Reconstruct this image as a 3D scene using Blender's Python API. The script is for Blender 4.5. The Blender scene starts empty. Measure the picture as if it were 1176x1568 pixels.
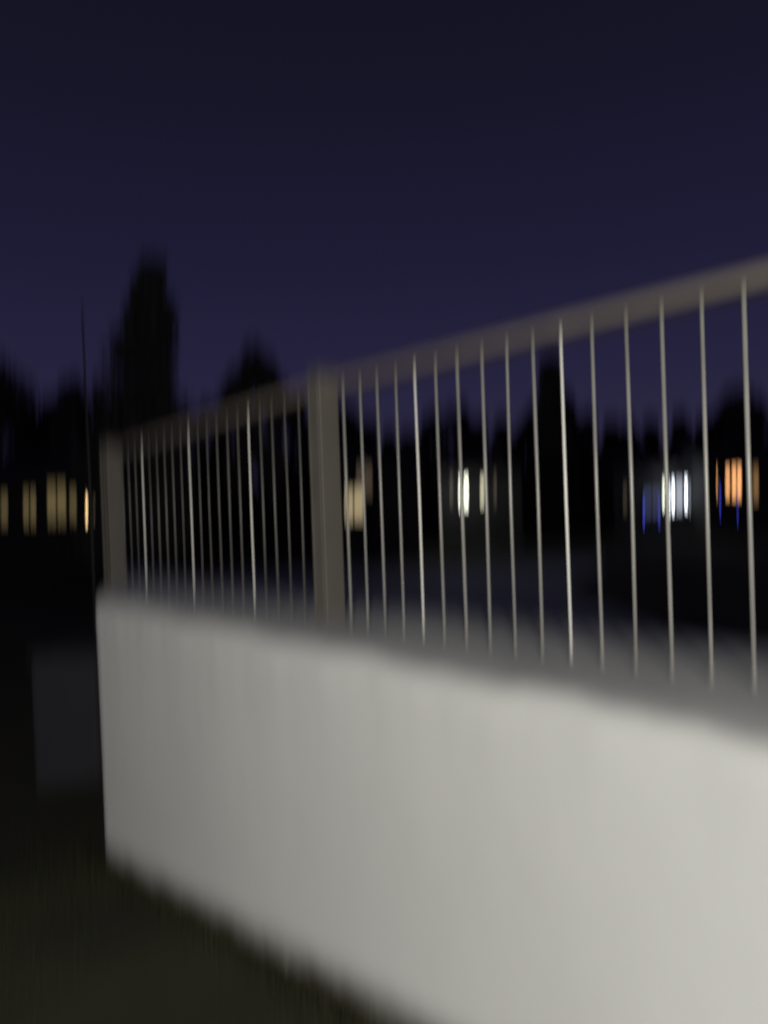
import bpy, math, random
import numpy as np
from mathutils import Vector, Matrix
random.seed(7); rng=np.random.default_rng(7)
scene=bpy.context.scene
CAMZ=1.6
TH=math.radians(40.9)
DIR=Vector((-math.sin(TH),math.cos(TH),0)); NOR=Vector((math.cos(TH),math.sin(TH),0))
def W(s,d,z=0): 
    p=DIR*s+NOR*d; return Vector((p.x,p.y,z))
def px(x,Y):  # metres right of the view axis for a thing Y metres ahead
    return (x-588)/1132*Y

# ---------------- materials ----------------
def mat(name,col,rough=.8,metal=0,noise=0,nscale=5,bump=0,bscale=60,col2=None,emit=None,es=1):
    m=bpy.data.materials.new(name); m.use_nodes=True
    nt=m.node_tree; b=nt.nodes['Principled BSDF']
    b.inputs['Base Color'].default_value=(*col,1); b.inputs['Roughness'].default_value=rough
    b.inputs['Metallic'].default_value=metal
    tc=nt.nodes.new('ShaderNodeTexCoord')
    if noise or col2:
        n=nt.nodes.new('ShaderNodeTexNoise'); n.inputs['Scale'].default_value=nscale; n.inputs['Detail'].default_value=6
        nt.links.new(tc.outputs['Object'],n.inputs['Vector'])
        r=nt.nodes.new('ShaderNodeValToRGB')
        r.color_ramp.elements[0].position=.3; r.color_ramp.elements[1].position=.7
        c2=col2 if col2 else tuple(c*(1-noise) for c in col)
        r.color_ramp.elements[0].color=(*c2,1); r.color_ramp.elements[1].color=(*col,1)
        nt.links.new(n.outputs['Fac'],r.inputs['Fac']); nt.links.new(r.outputs['Color'],b.inputs['Base Color'])
    if bump:
        n2=nt.nodes.new('ShaderNodeTexNoise'); n2.inputs['Scale'].default_value=bscale; n2.inputs['Detail'].default_value=5
        nt.links.new(tc.outputs['Object'],n2.inputs['Vector'])
        bp=nt.nodes.new('ShaderNodeBump'); bp.inputs['Strength'].default_value=bump; bp.inputs['Distance'].default_value=.02
        nt.links.new(n2.outputs['Fac'],bp.inputs['Height']); nt.links.new(bp.outputs['Normal'],b.inputs['Normal'])
    if emit:
        b.inputs['Emission Color'].default_value=(*emit,1); b.inputs['Emission Strength'].default_value=es
    return m
M_plaster=mat('white_plaster',(.77,.785,.80),.9,noise=.07,nscale=1.3,bump=.12,bscale=9)
# plaster colour darkens towards the foot, varied by noise
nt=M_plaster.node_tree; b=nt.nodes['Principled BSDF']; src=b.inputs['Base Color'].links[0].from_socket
at=nt.nodes.new('ShaderNodeAttribute'); at.attribute_name='foot_dark'
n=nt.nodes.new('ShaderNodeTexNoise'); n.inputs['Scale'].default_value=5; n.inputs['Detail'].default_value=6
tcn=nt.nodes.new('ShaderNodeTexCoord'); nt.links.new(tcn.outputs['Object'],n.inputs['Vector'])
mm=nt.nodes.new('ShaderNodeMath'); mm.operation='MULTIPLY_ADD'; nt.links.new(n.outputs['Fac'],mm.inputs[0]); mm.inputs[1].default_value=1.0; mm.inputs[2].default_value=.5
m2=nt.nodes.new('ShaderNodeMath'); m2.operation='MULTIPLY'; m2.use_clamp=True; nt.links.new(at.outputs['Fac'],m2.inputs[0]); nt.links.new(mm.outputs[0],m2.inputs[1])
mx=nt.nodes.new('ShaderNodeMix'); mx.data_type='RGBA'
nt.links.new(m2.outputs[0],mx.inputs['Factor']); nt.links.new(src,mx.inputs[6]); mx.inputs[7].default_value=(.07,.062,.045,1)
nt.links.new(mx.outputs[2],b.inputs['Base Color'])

M_post=mat('post_paint',(.14,.127,.115),.65,noise=.2,nscale=9)
M_rail=mat('rail_paint',(.27,.235,.20),.6,noise=.2,nscale=7)
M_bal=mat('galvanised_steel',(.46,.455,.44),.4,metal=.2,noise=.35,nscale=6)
M_bal2=mat('dimmed_steel',(.20,.195,.19),.5,metal=.2,noise=.5,nscale=4)  # same steel, darkened in colour as the light falls off in the far bay
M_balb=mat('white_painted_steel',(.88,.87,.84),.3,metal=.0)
M_ground=mat('grass_ground',(.060,.060,.024),1,col2=(.014,.014,.010),nscale=.9,bump=.4,bscale=14)
M_grass=mat('grass_blades',(.055,.058,.023),.9,noise=.5,nscale=1.2)
M_pave=mat('pavement_grey',(.62,.62,.66),.9,noise=.3,nscale=.5)
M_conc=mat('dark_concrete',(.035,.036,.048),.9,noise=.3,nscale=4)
M_leaf=mat('dark_foliage',(.12,.12,.11),.9,noise=.5,nscale=.7)
M_leafd=mat('distant_foliage',(.055,.057,.05),.9,noise=.4,nscale=.7)
M_bark=mat('bark',(.06,.05,.045),.9,noise=.3,nscale=5)
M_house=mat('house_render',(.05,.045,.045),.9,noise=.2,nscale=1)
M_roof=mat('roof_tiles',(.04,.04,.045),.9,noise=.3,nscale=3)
M_frame=mat('window_frame',(.12,.11,.10),.6)
M_pole=mat('pole_metal',(.06,.06,.065),.6)
M_lampm=mat('lamp_metal',(.05,.05,.05),.5)
def em(name,c,s): return mat(name,(.1,.1,.1),.4,emit=c,es=s)
E_yel=em('window_dim_yellow',(1,.76,.34),.15)
E_yel2=em('window_yellow',(1,.80,.45),.7)
E_warm=em('window_warm',(1,.66,.30),5)
E_arch=em('window_brown',(1,.75,.5),.10)
E_white=em('window_white',(.95,1,.80),5)
E_white2=em('window_soft_white',(1,.95,.65),2.0)
E_cool=em('shop_tube',(.85,.92,1),6.5)
E_cool2=em('shop_glass_lit',(.8,.86,1),1.1)
E_blue=em('blue_neon',(.08,.1,1),2.4)
E_bdim=em('blue_glow_glass',(.35,.42,.9),.3)
E_or=em('window_orange',(1,.46,.18),3.0)
E_or2=em('window_amber_dim',(1,.55,.22),.35)

# ---------------- mesh helpers ----------------
def obj(name,verts,faces,m,parent=None,smooth=False):
    me=bpy.data.meshes.new(name); me.from_pydata([tuple(v) for v in verts],[],faces); me.update()
    o=bpy.data.objects.new(name,me); scene.collection.objects.link(o)
    for q in (m if isinstance(m,(list,tuple)) else [m]): me.materials.append(q)
    if smooth:
        for p in me.polygons: p.use_smooth=True
    if parent: o.parent=parent
    return o
def empty(name,loc=(0,0,0),rz=0):
    e=bpy.data.objects.new(name,None); scene.collection.objects.link(e); e.location=loc; e.rotation_euler=(0,0,rz); e.empty_display_size=.2
    return e
def bevel(o,w,seg=3):
    b=o.modifiers.new('bevel','BEVEL'); b.width=w; b.segments=seg; b.limit_method='ANGLE'
BF=[(0,3,2,1),(4,5,6,7),(0,1,5,4),(1,2,6,5),(2,3,7,6),(3,0,4,7)]
def box(name,x0,x1,y0,y1,z0,z1,m,parent=None,bev=0):
    v=[(x0,y0,z0),(x1,y0,z0),(x1,y1,z0),(x0,y1,z0),(x0,y0,z1),(x1,y0,z1),(x1,y1,z1),(x0,y1,z1)]
    o=obj(name,v,BF,m,parent)
    if bev: bevel(o,bev)
    return o
def bm_fix(o):
    import bmesh
    bm=bmesh.new(); bm.from_mesh(o.data); bmesh.ops.recalc_face_normals(bm,faces=bm.faces[:]); bm.to_mesh(o.data); bm.free()
def sbox(name,s0,s1,d0,d1,z0,z1,m,parent=None,bev=0):
    v=[W(s0,d0,z0),W(s0,d1,z0),W(s1,d1,z0),W(s1,d0,z0),W(s0,d0,z1),W(s0,d1,z1),W(s1,d1,z1),W(s1,d0,z1)]
    o=obj(name,v,BF,m,parent)
    bm_fix(o)
    if bev: bevel(o,bev)
    return o
def tube(V,F,pts,rads,n=10):
    base=len(V)
    for i,(p,r) in enumerate(zip(pts,rads)):
        p=Vector(p)
        t=(Vector(pts[min(i+1,len(pts)-1)])-Vector(pts[max(i-1,0)])).normalized()
        a=t.cross(Vector((0,1,0.01))) 
        if a.length<.05: a=t.cross(Vector((1,0,0)))
        a.normalize(); b=t.cross(a)
        for k in range(n):
            an=2*math.pi*k/n
            V.append(p+a*math.cos(an)*r+b*math.sin(an)*r)
    for i in range(len(pts)-1):
        for k in range(n):
            k2=(k+1)%n
            F.append((base+i*n+k,base+i*n+k2,base+(i+1)*n+k2,base+(i+1)*n+k))
    F.append(tuple(base+k for k in range(n))[::-1]); F.append(tuple(base+(len(pts)-1)*n+k for k in range(n)))

# ---------------- ground ----------------
def g(x,y):
    s=x*DIR.x+y*DIR.y
    t=-.04-.14*(s-1.78)
    k=.12
    hi=.25; lo=-.70
    t=-k*math.log(math.exp(-t/k)+math.exp(-hi/k)) if -t/k<50 else t
    t=max(t,lo-1) ; t=k*math.log(math.exp(t/k)+math.exp(lo/k)) if t>lo-1.5 else lo
    return t
def coords():
    a=[]; v=0; st=.35
    while v<600:
        a.append(v); v+=st; st*=1.09
    a.append(700.); return sorted(set([-q for q in a]+a))
cs=coords(); n=len(cs)
V=[(x,y,g(x,y)+.012*math.sin(x*3.1+y*1.7)*math.cos(y*2.3)) for y in cs for x in cs]
F=[(j*n+i,j*n+i+1,(j+1)*n+i+1,(j+1)*n+i) for j in range(n-1) for i in range(n-1)]
obj('ground',V,F,M_ground,smooth=True)
WD=1.48   # wall face
V=[];F=[]
def blade(x,y,h,w):
    z=g(x,y)-.02; an=random.uniform(0,6.28); bx,by=math.cos(an)*w,math.sin(an)*w
    lx,ly=random.gauss(0,.35)*h,random.gauss(0,.35)*h
    i=len(V)
    V.extend([(x-bx,y-by,z),(x+bx,y+by,z),(x+lx*.4+bx*.7,y+ly*.4+by*.7,z+h*.6),(x+lx*.4-bx*.7,y+ly*.4-by*.7,z+h*.6),(x+lx,y+ly,z+h)])
    F.append((i,i+1,i+2,i+3)); F.append((i+3,i+2,i+4))
for _ in range(9000):
    s=random.uniform(-3.5,4.5); d=WD-.01-abs(random.gauss(0,.05))
    p=W(s,d); blade(p.x,p.y,random.uniform(.03,.065),.003)
for _ in range(26000):
    s=random.uniform(-1,7); d=random.uniform(-2.0,1.43)
    p=W(s,d); blade(p.x,p.y,random.uniform(.02,.045),.003)
obj('grass',V,F,M_grass)
def sheet(name,fn,nu,nv,m,dz):
    V=[];F=[]
    for j in range(nv+1):
        for i in range(nu+1):
            x,y=fn(i/nu,j/nv); V.append((x,y,g(x,y)+dz))
    w=nu+1
    for j in range(nv):
        for i in range(nu): F.append((j*w+i,j*w+i+1,(j+1)*w+i+1,(j+1)*w+i))
    return obj(name,V,F,m,smooth=True)
def pf(u,v):
    y=10+v*16
    xl=-3.5-.12*(y-10)+.5*math.sin(v*5); xr=3.2+.24*(y-10)+.7*math.sin(v*7+1)
    return (xl+(xr-xl)*u,y)
sheet('pavement',pf,30,16,M_pave,.03)

# ---------------- wall ----------------
TOP=CAMZ-.485
def wall():
    sA,sB=-4.0,4.20
    T=.98
    ns=160
    V=[];F=[];foot_dark=[]
    prof=[(0,'b')]+[(0,q) for q in (-.02,.03,.06,.09,.12,.16,.22,.3,.45,.6)]+[(0,'t.90'),(.0,'t.965'),(.008,'t.982'),(.024,'t.994'),(.05,'t1'),(.2,'t1'),(.5,'t1'),(T-.05,'t1'),(T-.01,'t.99'),(T,'t.97'),(T,'b')]
    m=len(prof)
    for i in range(ns+1):
        t=i/ns
        for (d,z) in prof:
            dd=WD+d
            send=sB+(d/T)*2.0          # the far end is cut obliquely
            s=sA+(send-sA)*t
            x,y,_=W(s,dd)
            gg=g(x,y); gz=gg-.3
            if z=='b': zz=gz
            elif isinstance(z,str):
                f=float(z[1:]); zz=gz+(TOP-gz)*f
                if d<.1 and f>.95:
                    wob=.006*math.sin(s*7.3)+.005*math.sin(s*17+1)+.004*math.sin(s*41+2)
                    zz+=wob*.9; dd+=wob*.7
            else:
                zz=gg+z
            h=zz-gg
            q=max(0,min(1,1-(h-.02)/.15)); foot_dark.append(q*q*(3-2*q))
            V.append(W(s,dd,zz))
    for i in range(ns):
        for k in range(m-1):
            F.append((i*m+k,(i+1)*m+k,(i+1)*m+k+1,i*m+k+1))
    F.append(tuple(range(m))); F.append(tuple(ns*m+k for k in range(m))[::-1])
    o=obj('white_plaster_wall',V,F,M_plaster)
    a=o.data.attributes.new('foot_dark','FLOAT','POINT'); a.data.foreach_set('value',foot_dark)
    bm_fix(o)
    for p in o.data.polygons:
        p.use_smooth=len(p.vertices)==4
    return o
wall()

# ---------------- fence ----------------
fence=empty('metal_railing_fence')
DF=1.95; RT=CAMZ+.542; STEP=.11
def s_of(x): # run along the fence
    return (1497.6*DF/(x+393)-.655*DF)/.756
s_post=s_of(514)
bay=23*STEP
def rt(s):   # the far bay steps down a little with the ground
    return RT-.11*max(0,min(1,(s-s_post)/bay))
def post(s,name,w=.09):
    z=rt(s)
    sbox(name,s-w/2,s+w/2,DF-.10,DF+.0,TOP-.03,z+.01,M_post,fence,.006)
    sbox(name+'_cap',s-w/2-.006,s+w/2+.006,DF-.106,DF+.006,z+.011,z+.025,M_post,fence,.005)
    for k in (-1,1):
        sbox(name+'_rib',s+k*.03-.006,s+k*.03+.006,DF-.107,DF-.101,TOP+.02,z,M_post,fence,.002)
post(s_post,'middle_post'); post(s_post+bay-.08,'end_post',.14); post(s_post-bay,'near_post')
V=[];F=[];Vb=[];Fb=[];Vc=[];Fc=[]
s0=s_of(537.5)
lst=[]
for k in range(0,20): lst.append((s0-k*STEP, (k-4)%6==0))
s=s_of(467); j=0
while s<s_post+bay-.17:
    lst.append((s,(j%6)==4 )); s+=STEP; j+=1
s=s_post-bay-.15
while s>-3.9:
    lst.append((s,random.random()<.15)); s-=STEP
for s,bright in lst:
    jx=random.uniform(-.004,.004)
    a=W(s,DF-.02,TOP-.02); b=W(s+jx,DF-.02,rt(s)-.03)
    c=(a+b)/2+DIR*random.uniform(-.003,.003)
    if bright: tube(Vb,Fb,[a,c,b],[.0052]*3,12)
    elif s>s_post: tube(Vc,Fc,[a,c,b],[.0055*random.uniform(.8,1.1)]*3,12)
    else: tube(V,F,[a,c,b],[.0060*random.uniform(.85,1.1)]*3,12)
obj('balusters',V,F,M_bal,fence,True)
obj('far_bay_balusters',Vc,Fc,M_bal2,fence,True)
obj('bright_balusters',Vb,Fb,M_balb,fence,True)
V=[];F=[]
for s,bright in lst:
    tube(V,F,[W(s,DF-.02,TOP-.004),W(s,DF-.02,TOP+.010)],[.012,.009],10)
obj('foot_collars',V,F,M_bal,fence,True)
V=[];F=[];ns=60
sec=[(-.05,-.018),(-.05,.006),(-.042,.014),(.03,.014),(.038,.006),(.038,-.018)]
for i in range(ns+1):
    s=-3.9+(s_post+bay-.08+3.9)*i/ns
    for d,z in sec: V.append(W(s,DF-.02+d,rt(s)-.018+z+.003*math.sin(s*2)))
m=len(sec)
for i in range(ns):
    for k in range(m): F.append((i*m+k,(i+1)*m+k,(i+1)*m+(k+1)%m,i*m+(k+1)%m))
F.append(tuple(range(m))); F.append(tuple(ns*m+k for k in range(m)))
o=obj('handrail',V,F,M_rail,fence); bm_fix(o)

# low concrete block beyond the corner
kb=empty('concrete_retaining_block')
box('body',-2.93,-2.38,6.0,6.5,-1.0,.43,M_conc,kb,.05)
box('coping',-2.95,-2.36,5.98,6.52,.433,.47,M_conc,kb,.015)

# ---------------- trees ----------------
def leaves(V,F,c,r,n,size):
    """leaf sprays scattered in an ellipsoid, denser to the middle"""
    c=np.array(c)
    for _ in range(n):
        u=rng.normal(size=3); u/=np.linalg.norm(u); u*=rng.random()**.45
        p=c+u*np.array(r)
        a=rng.normal(size=3); a/=np.linalg.norm(a); b=np.cross(a,rng.normal(size=3)); b/=np.linalg.norm(b)
        L=size*rng.uniform(.6,1.4); w=L*.45
        i=len(V)
        V.extend([tuple(p-a*L*.5),tuple(p+b*w*.5),tuple(p+a*L*.5),tuple(p-b*w*.5)]); F.append((i,i+1,i+2,i+3))
def conifer(V,F,VT,FT,x,y,z0,z1,rad,n,size,lean=0,low=.12,pw=.8):
    h=z1-z0
    tube(VT,FT,[(x,y,z0-.1),(x+lean*.5,y,z0+h*.5),(x+lean,y,z1-.2)],[h*.018,h*.011,.02],8)
    tiers=int(h*1.7)
    for t in range(tiers):
        f=low+(1-low)*t/tiers
        R=rad*(1-f)**pw*rng.uniform(.85,1.1)+.12
        zc=z0+h*f
        nb=8
        a0=rng.uniform(0,6.28)
        for b in range(nb):
            an=a0+6.283*b/nb+rng.uniform(-.3,.3); rr=R*rng.uniform(.6,1.1)
            cx=x+lean*f; ex=cx+math.cos(an)*rr; ey=y+math.sin(an)*rr
            ez=zc-rr*.25
            tube(VT,FT,[(cx,y,zc),(ex,ey,ez)],[.035,.01],4)
            leaves(V,F,(cx+(ex-cx)*.6,y+(ey-y)*.6,(zc+ez)/2),(rr*.45+.08,rr*.45+.08,.28),n//(tiers*nb),size)
def broad(V,F,VT,FT,x,y,z0,z1,rad,n,size):
    h=z1-z0
    tube(VT,FT,[(x,y,z0-.1),(x+.1,y,z0+h*.35),(x-.05,y,z0+h*.8)],[h*.025,h*.017,.04],8)
    K=16
    for k in range(K):
        f=rng.uniform(.3,.93)
        an=rng.uniform(0,6.28)
        prof=math.sin(min(1,max(.12,(f-.15)/.85))*math.pi)**.6
        rr=rad*prof*rng.uniform(.3,.85)
        c=(x+math.cos(an)*rr,y+math.sin(an)*rr,z0+h*f)
        tube(VT,FT,[(x,y,z0+h*f*.7),c],[.07,.02],5)
        leaves(V,F,c,(rad*.42,rad*.42,h*.11),n//K,size)
    leaves(V,F,(x,y,z1-h*.1),(rad*.5,rad*.5,h*.1),n//9,size)
def tree(name,kind,xpix,Y,zt,rad,n,size,**k):
    e=empty(name)
    V=[];F=[];VT=[];FT=[]
    x=px(xpix,Y); z0=g(x,Y)
    (conifer if kind=='c' else broad)(V,F,VT,FT,x,Y,z0,zt,rad,n,size,**k)
    obj('foliage',V,F,M_leaf,e); obj('trunk_and_limbs',VT,FT,M_bark,e,True)
def ztop(xp,yp,Y):
    hy=806-.035*(xp+393); return CAMZ+(hy-yp)/1132*Y
tree('conifer_tree','c',188,25,ztop(245,384,25),2.9,11000,.28,lean=1.4,pw=.72)
tree('broadleaf_tree','b',400,34,ztop(400,533,34),1.5,5000,.35)
tree('pine_tree','c',850,45,ztop(850,535,45),1.9,5000,.42,pw=.5)
tree('broadleaf_tree','b',0,44,ztop(8,545,44),2.6,5000,.42)
tree('broadleaf_tree','b',112,44,ztop(112,583,44),1.5,3500,.4)
tree('broadleaf_tree','b',1135,52,ztop(1135,595,52),1.9,4500,.45)
V=[];F=[];VT=[];FT=[]
prof=[(-160,560),(-120,600),(-80,570),(-40,560),(35,595),(65,630),(90,605),(135,600),(160,590),(190,600),(225,600),(262,610),(295,625),(330,615),(365,580),(430,575),(462,600),(500,610),(535,618),(565,640),(600,650),(635,655),(668,630),(700,622),(735,638),(772,632),(800,655),(825,620),(875,600),(905,628),(940,635),(965,645),(1000,635),(1045,625),(1085,635),(1110,620),(1160,600),(1195,600),(1240,620),(1290,600),(1340,615),(1400,590)]
for xp,yp in prof:
    Y=rng.uniform(58,66)
    x=px(xp,Y); z0=g(x,Y); zt=ztop(xp,yp+2,Y)
    if rng.random()<.3: conifer(V,F,VT,FT,x,Y,z0,zt,2.2,1500,.7,low=.05,pw=.6)
    else: broad(V,F,VT,FT,x,Y,z0,zt,1.9,1500,.7)
    leaves(V,F,(x,Y+.8,z0+2.3),(2.4,1.0,3.2),900,.9)
e=empty('distant_trees'); obj('foliage',V,F,M_leafd,e); obj('trunks',VT,FT,M_bark,e,True)

# ---------------- buildings ----------------
def house(name,Y,xl,xr,eave,ridge,wins,depth=7,door=None):
    e=empty(name)
    x0,x1=px(xl,Y),px(xr,Y); zb=-.75
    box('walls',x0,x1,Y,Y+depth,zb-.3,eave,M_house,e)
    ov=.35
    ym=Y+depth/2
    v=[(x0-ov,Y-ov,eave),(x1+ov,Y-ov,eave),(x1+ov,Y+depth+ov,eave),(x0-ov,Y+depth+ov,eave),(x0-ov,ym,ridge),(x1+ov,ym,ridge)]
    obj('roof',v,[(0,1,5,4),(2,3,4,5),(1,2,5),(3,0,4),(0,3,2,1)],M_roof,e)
    xc=x0+(x1-x0)*.8
    box('chimney',xc,xc+.5,Y+depth*.5-.3,Y+depth*.5+.3,eave,ridge+.35,M_house,e)
    box('plinth',x0-.03,x1+.03,Y-.03,Y+.0-.003,zb-.3,zb+.45,M_roof,e)
    for k,(xa,xb,z0,z1,m,arch) in enumerate(wins):
        a,b=px(xa,Y),px(xb,Y)
        if arch:
            n=12; r=(b-a)/2; c=(a+b)/2
            v=[(a,Y-.02,z0),(b,Y-.02,z0)]+[(c+r*math.cos(math.pi*i/n),Y-.02,z1-r+r*math.sin(math.pi*i/n)) for i in range(n+1)]
            obj('window_%d'%(k+1),v,[tuple(range(len(v)))],m,e)
        else:
            obj('window_%d'%(k+1),[(a,Y-.02,z0),(b,Y-.02,z0),(b,Y-.02,z1),(a,Y-.02,z1)],[(0,1,2,3)],m,e)
        t=.05
        if not arch:
            box('frame_top_%d'%(k+1),a-t,b+t,Y-.08,Y-.003,z1+.002,z1+t,M_frame,e)
        box('sill_%d'%(k+1),a-t,b+t,Y-.12,Y-.003,z0-t,z0-.002,M_frame,e)
        box('frame_l_%d'%(k+1),a-t,a-.002,Y-.07,Y-.003,z0,z1 if not arch else z1-(b-a)/2,M_frame,e)
        box('frame_r_%d'%(k+1),b+.002,b+t,Y-.07,Y-.003,z0,z1 if not arch else z1-(b-a)/2,M_frame,e)
        if b-a>.4: box('mullion_%d'%(k+1),(a+b)/2-.025,(a+b)/2+.025,Y-.06,Y-.022,z0,z1-(.02 if not arch else 0),M_frame,e)
    if door:
        a,b,m=door; a,b=px(a,Y),px(b,Y)
        box('door',a,b,Y-.05,Y-.003,zb,zb+2.05,m,e)
    return e
house('terraced_house',30,-190,158,3.3,4.4,[(-150,-128,1.4,2.5,E_yel,0),(-90,-68,1.4,2.5,E_yel,0),(-10,14,1.6,2.25,E_yel,0),(37,57,1.55,2.35,E_yel,0),(74,103,1.55,2.65,E_yel,0),(108,119,1.55,2.35,E_yel,0),(132,136,1.6,2.15,E_warm,0),(144,147,1.6,2.1,E_yel2,0)],door=(18,33,M_roof))
house('gabled_house',30,490,640,2.9,4.1,[(528,556,1.3,1.95,E_yel2,0),(547,572,2.25,3.05,E_arch,1)],door=(600,622,M_roof))
house('garage_house',36,676,800,2.9,3.8,[(703,718,1.75,2.3,E_white,0),(736,742,1.85,2.25,E_white2,0),(690,694,1.9,2.4,E_arch,0),(757,761,1.8,2.5,E_arch,0)])
house('shop_building',40,940,1066,2.9,3.8,[(985,1011,1.0,1.35,E_bdim,0),(1014,1018,1.4,1.8,E_white,0),(1020.5,1026,1.0,1.7,E_cool,0),(1028.5,1033,1.15,1.8,E_cool,0),(1035.5,1045,1.15,1.85,E_cool2,0),(1048,1053,1.3,1.85,E_cool,0),(1055.5,1059,1.1,1.7,E_cool2,0),(984,986,.5,.9,E_blue,0),(1007.5,1009.5,.5,.8,E_blue,0),(954,960,1.2,1.7,E_arch,0)])
house('bungalow',38,1082,1230,3.1,4.2,[(1111,1118,1.85,2.35,E_or,0),(1121,1136,1.8,2.4,E_or,0),(1144,1162,1.5,2.4,E_or2,0),(1180,1200,1.5,2.5,E_or2,0),(1097.5,1099,1.8,2.4,E_or,0),(1101.5,1103,.9,1.5,E_blue,0),(1128,1129.5,.6,1.0,E_blue,0)])

# flagpole
V=[];F=[]
Yp=12; xp=px(140,Yp)
zb=g(xp,Yp)
tube(V,F,[(xp,Yp,zb-.05),(xp,Yp,1.8),(xp-.02,Yp,ztop(127,480,Yp))],[.03,.022,.013],10)
tube(V,F,[(xp,Yp,zb-.05),(xp,Yp,zb+.12)],[.09,.07],12)
tube(V,F,[(xp-.02,Yp,ztop(127,480,Yp)),(xp-.02,Yp,ztop(127,480,Yp)+.03),(xp-.02,Yp,ztop(127,480,Yp)+.06)],[.01,.03,.01],10)
obj('flagpole',V,F,M_pole,smooth=True)

# ---------------- lamp behind the photographer ----------------
LX,LY,LZ=-.15,-3.2,1.95
lamp=empty('street_lamp')
V=[];F=[]; gz=g(LX,LY)
tube(V,F,[(LX,LY-.45,gz-.1),(LX,LY-.45,gz+.3),(LX,LY-.45,LZ+.25),(LX,LY-.3,LZ+.45),(LX,LY,LZ+.47)],[.07,.05,.035,.03,.03],12)
obj('post',V,F,M_lampm,lamp,True)
V=[];F=[]
tube(V,F,[(LX,LY,LZ+.5),(LX,LY,LZ+.4),(LX,LY,LZ+.27)],[.04,.12,.24],20)
obj('shade',V,F,M_lampm,lamp,True)
ld=bpy.data.lights.new('street_lamp_light','POINT'); ld.energy=880; ld.color=(1,.965,.85); ld.shadow_soft_size=.12
lo=bpy.data.objects.new('street_lamp_light',ld); scene.collection.objects.link(lo); lo.location=(LX,LY,LZ); lo.parent=lamp
for nm,x,Y,z,c,p in [('doorway_light',711,34.0,2.6,(.92,.98,.95),55),('shop_light',1035,39,2.3,(.8,.88,1),30)]:
    l=bpy.data.lights.new(nm,'POINT'); l.energy=p; l.color=c; l.shadow_soft_size=.1
    o=bpy.data.objects.new(nm,l); scene.collection.objects.link(o); o.location=(px(x,Y),Y,z)

# ---------------- sky ----------------
w=bpy.data.worlds.new('World'); scene.world=w; w.use_nodes=True
nt=w.node_tree; bg=nt.nodes['Background']
tc=nt.nodes.new('ShaderNodeTexCoord'); sp=nt.nodes.new('ShaderNodeSeparateXYZ'); r=nt.nodes.new('ShaderNodeValToRGB')
nt.links.new(tc.outputs['Generated'],sp.inputs[0]); nt.links.new(sp.outputs['Z'],r.inputs['Fac'])
el=r.color_ramp.elements
def c8(a,b,c): 
    f=lambda v:((v/255+.055)/1.055)**2.4
    return (f(a),f(b),f(c),1)
el[0].position=0; el[0].color=c8(47,44,68)
el[1].position=1; el[1].color=c8(15,15,25)
for p,c in [(.07,(44,41,66)),(.16,(38,35,62)),(.31,(30,28,53)),(.45,(24,23,42)),(.56,(21,20,35))]:
    q=el.new(p); q.color=c8(*c)
nt.links.new(r.outputs['Color'],bg.inputs['Color']); bg.inputs['Strength'].default_value=1.0

# ---------------- camera ----------------
cd=bpy.data.cameras.new('camera'); cam=bpy.data.objects.new('camera',cd); scene.collection.objects.link(cam)
cd.lens=26; cd.sensor_width=36; cd.clip_start=.02; cd.clip_end=2000
cam.matrix_world=Matrix.Translation((0,0,CAMZ))@Matrix.Rotation(math.radians(90-.6),4,'X')@Matrix.Rotation(math.radians(-2.0),4,'Z')
cd.dof.use_dof=True; cd.dof.focus_distance=.25; cd.dof.aperture_fstop=1.9; cd.dof.aperture_ratio=18
scene.camera=cam
scene.view_settings.view_transform='Standard'; scene.view_settings.look='None'; scene.view_settings.exposure=0
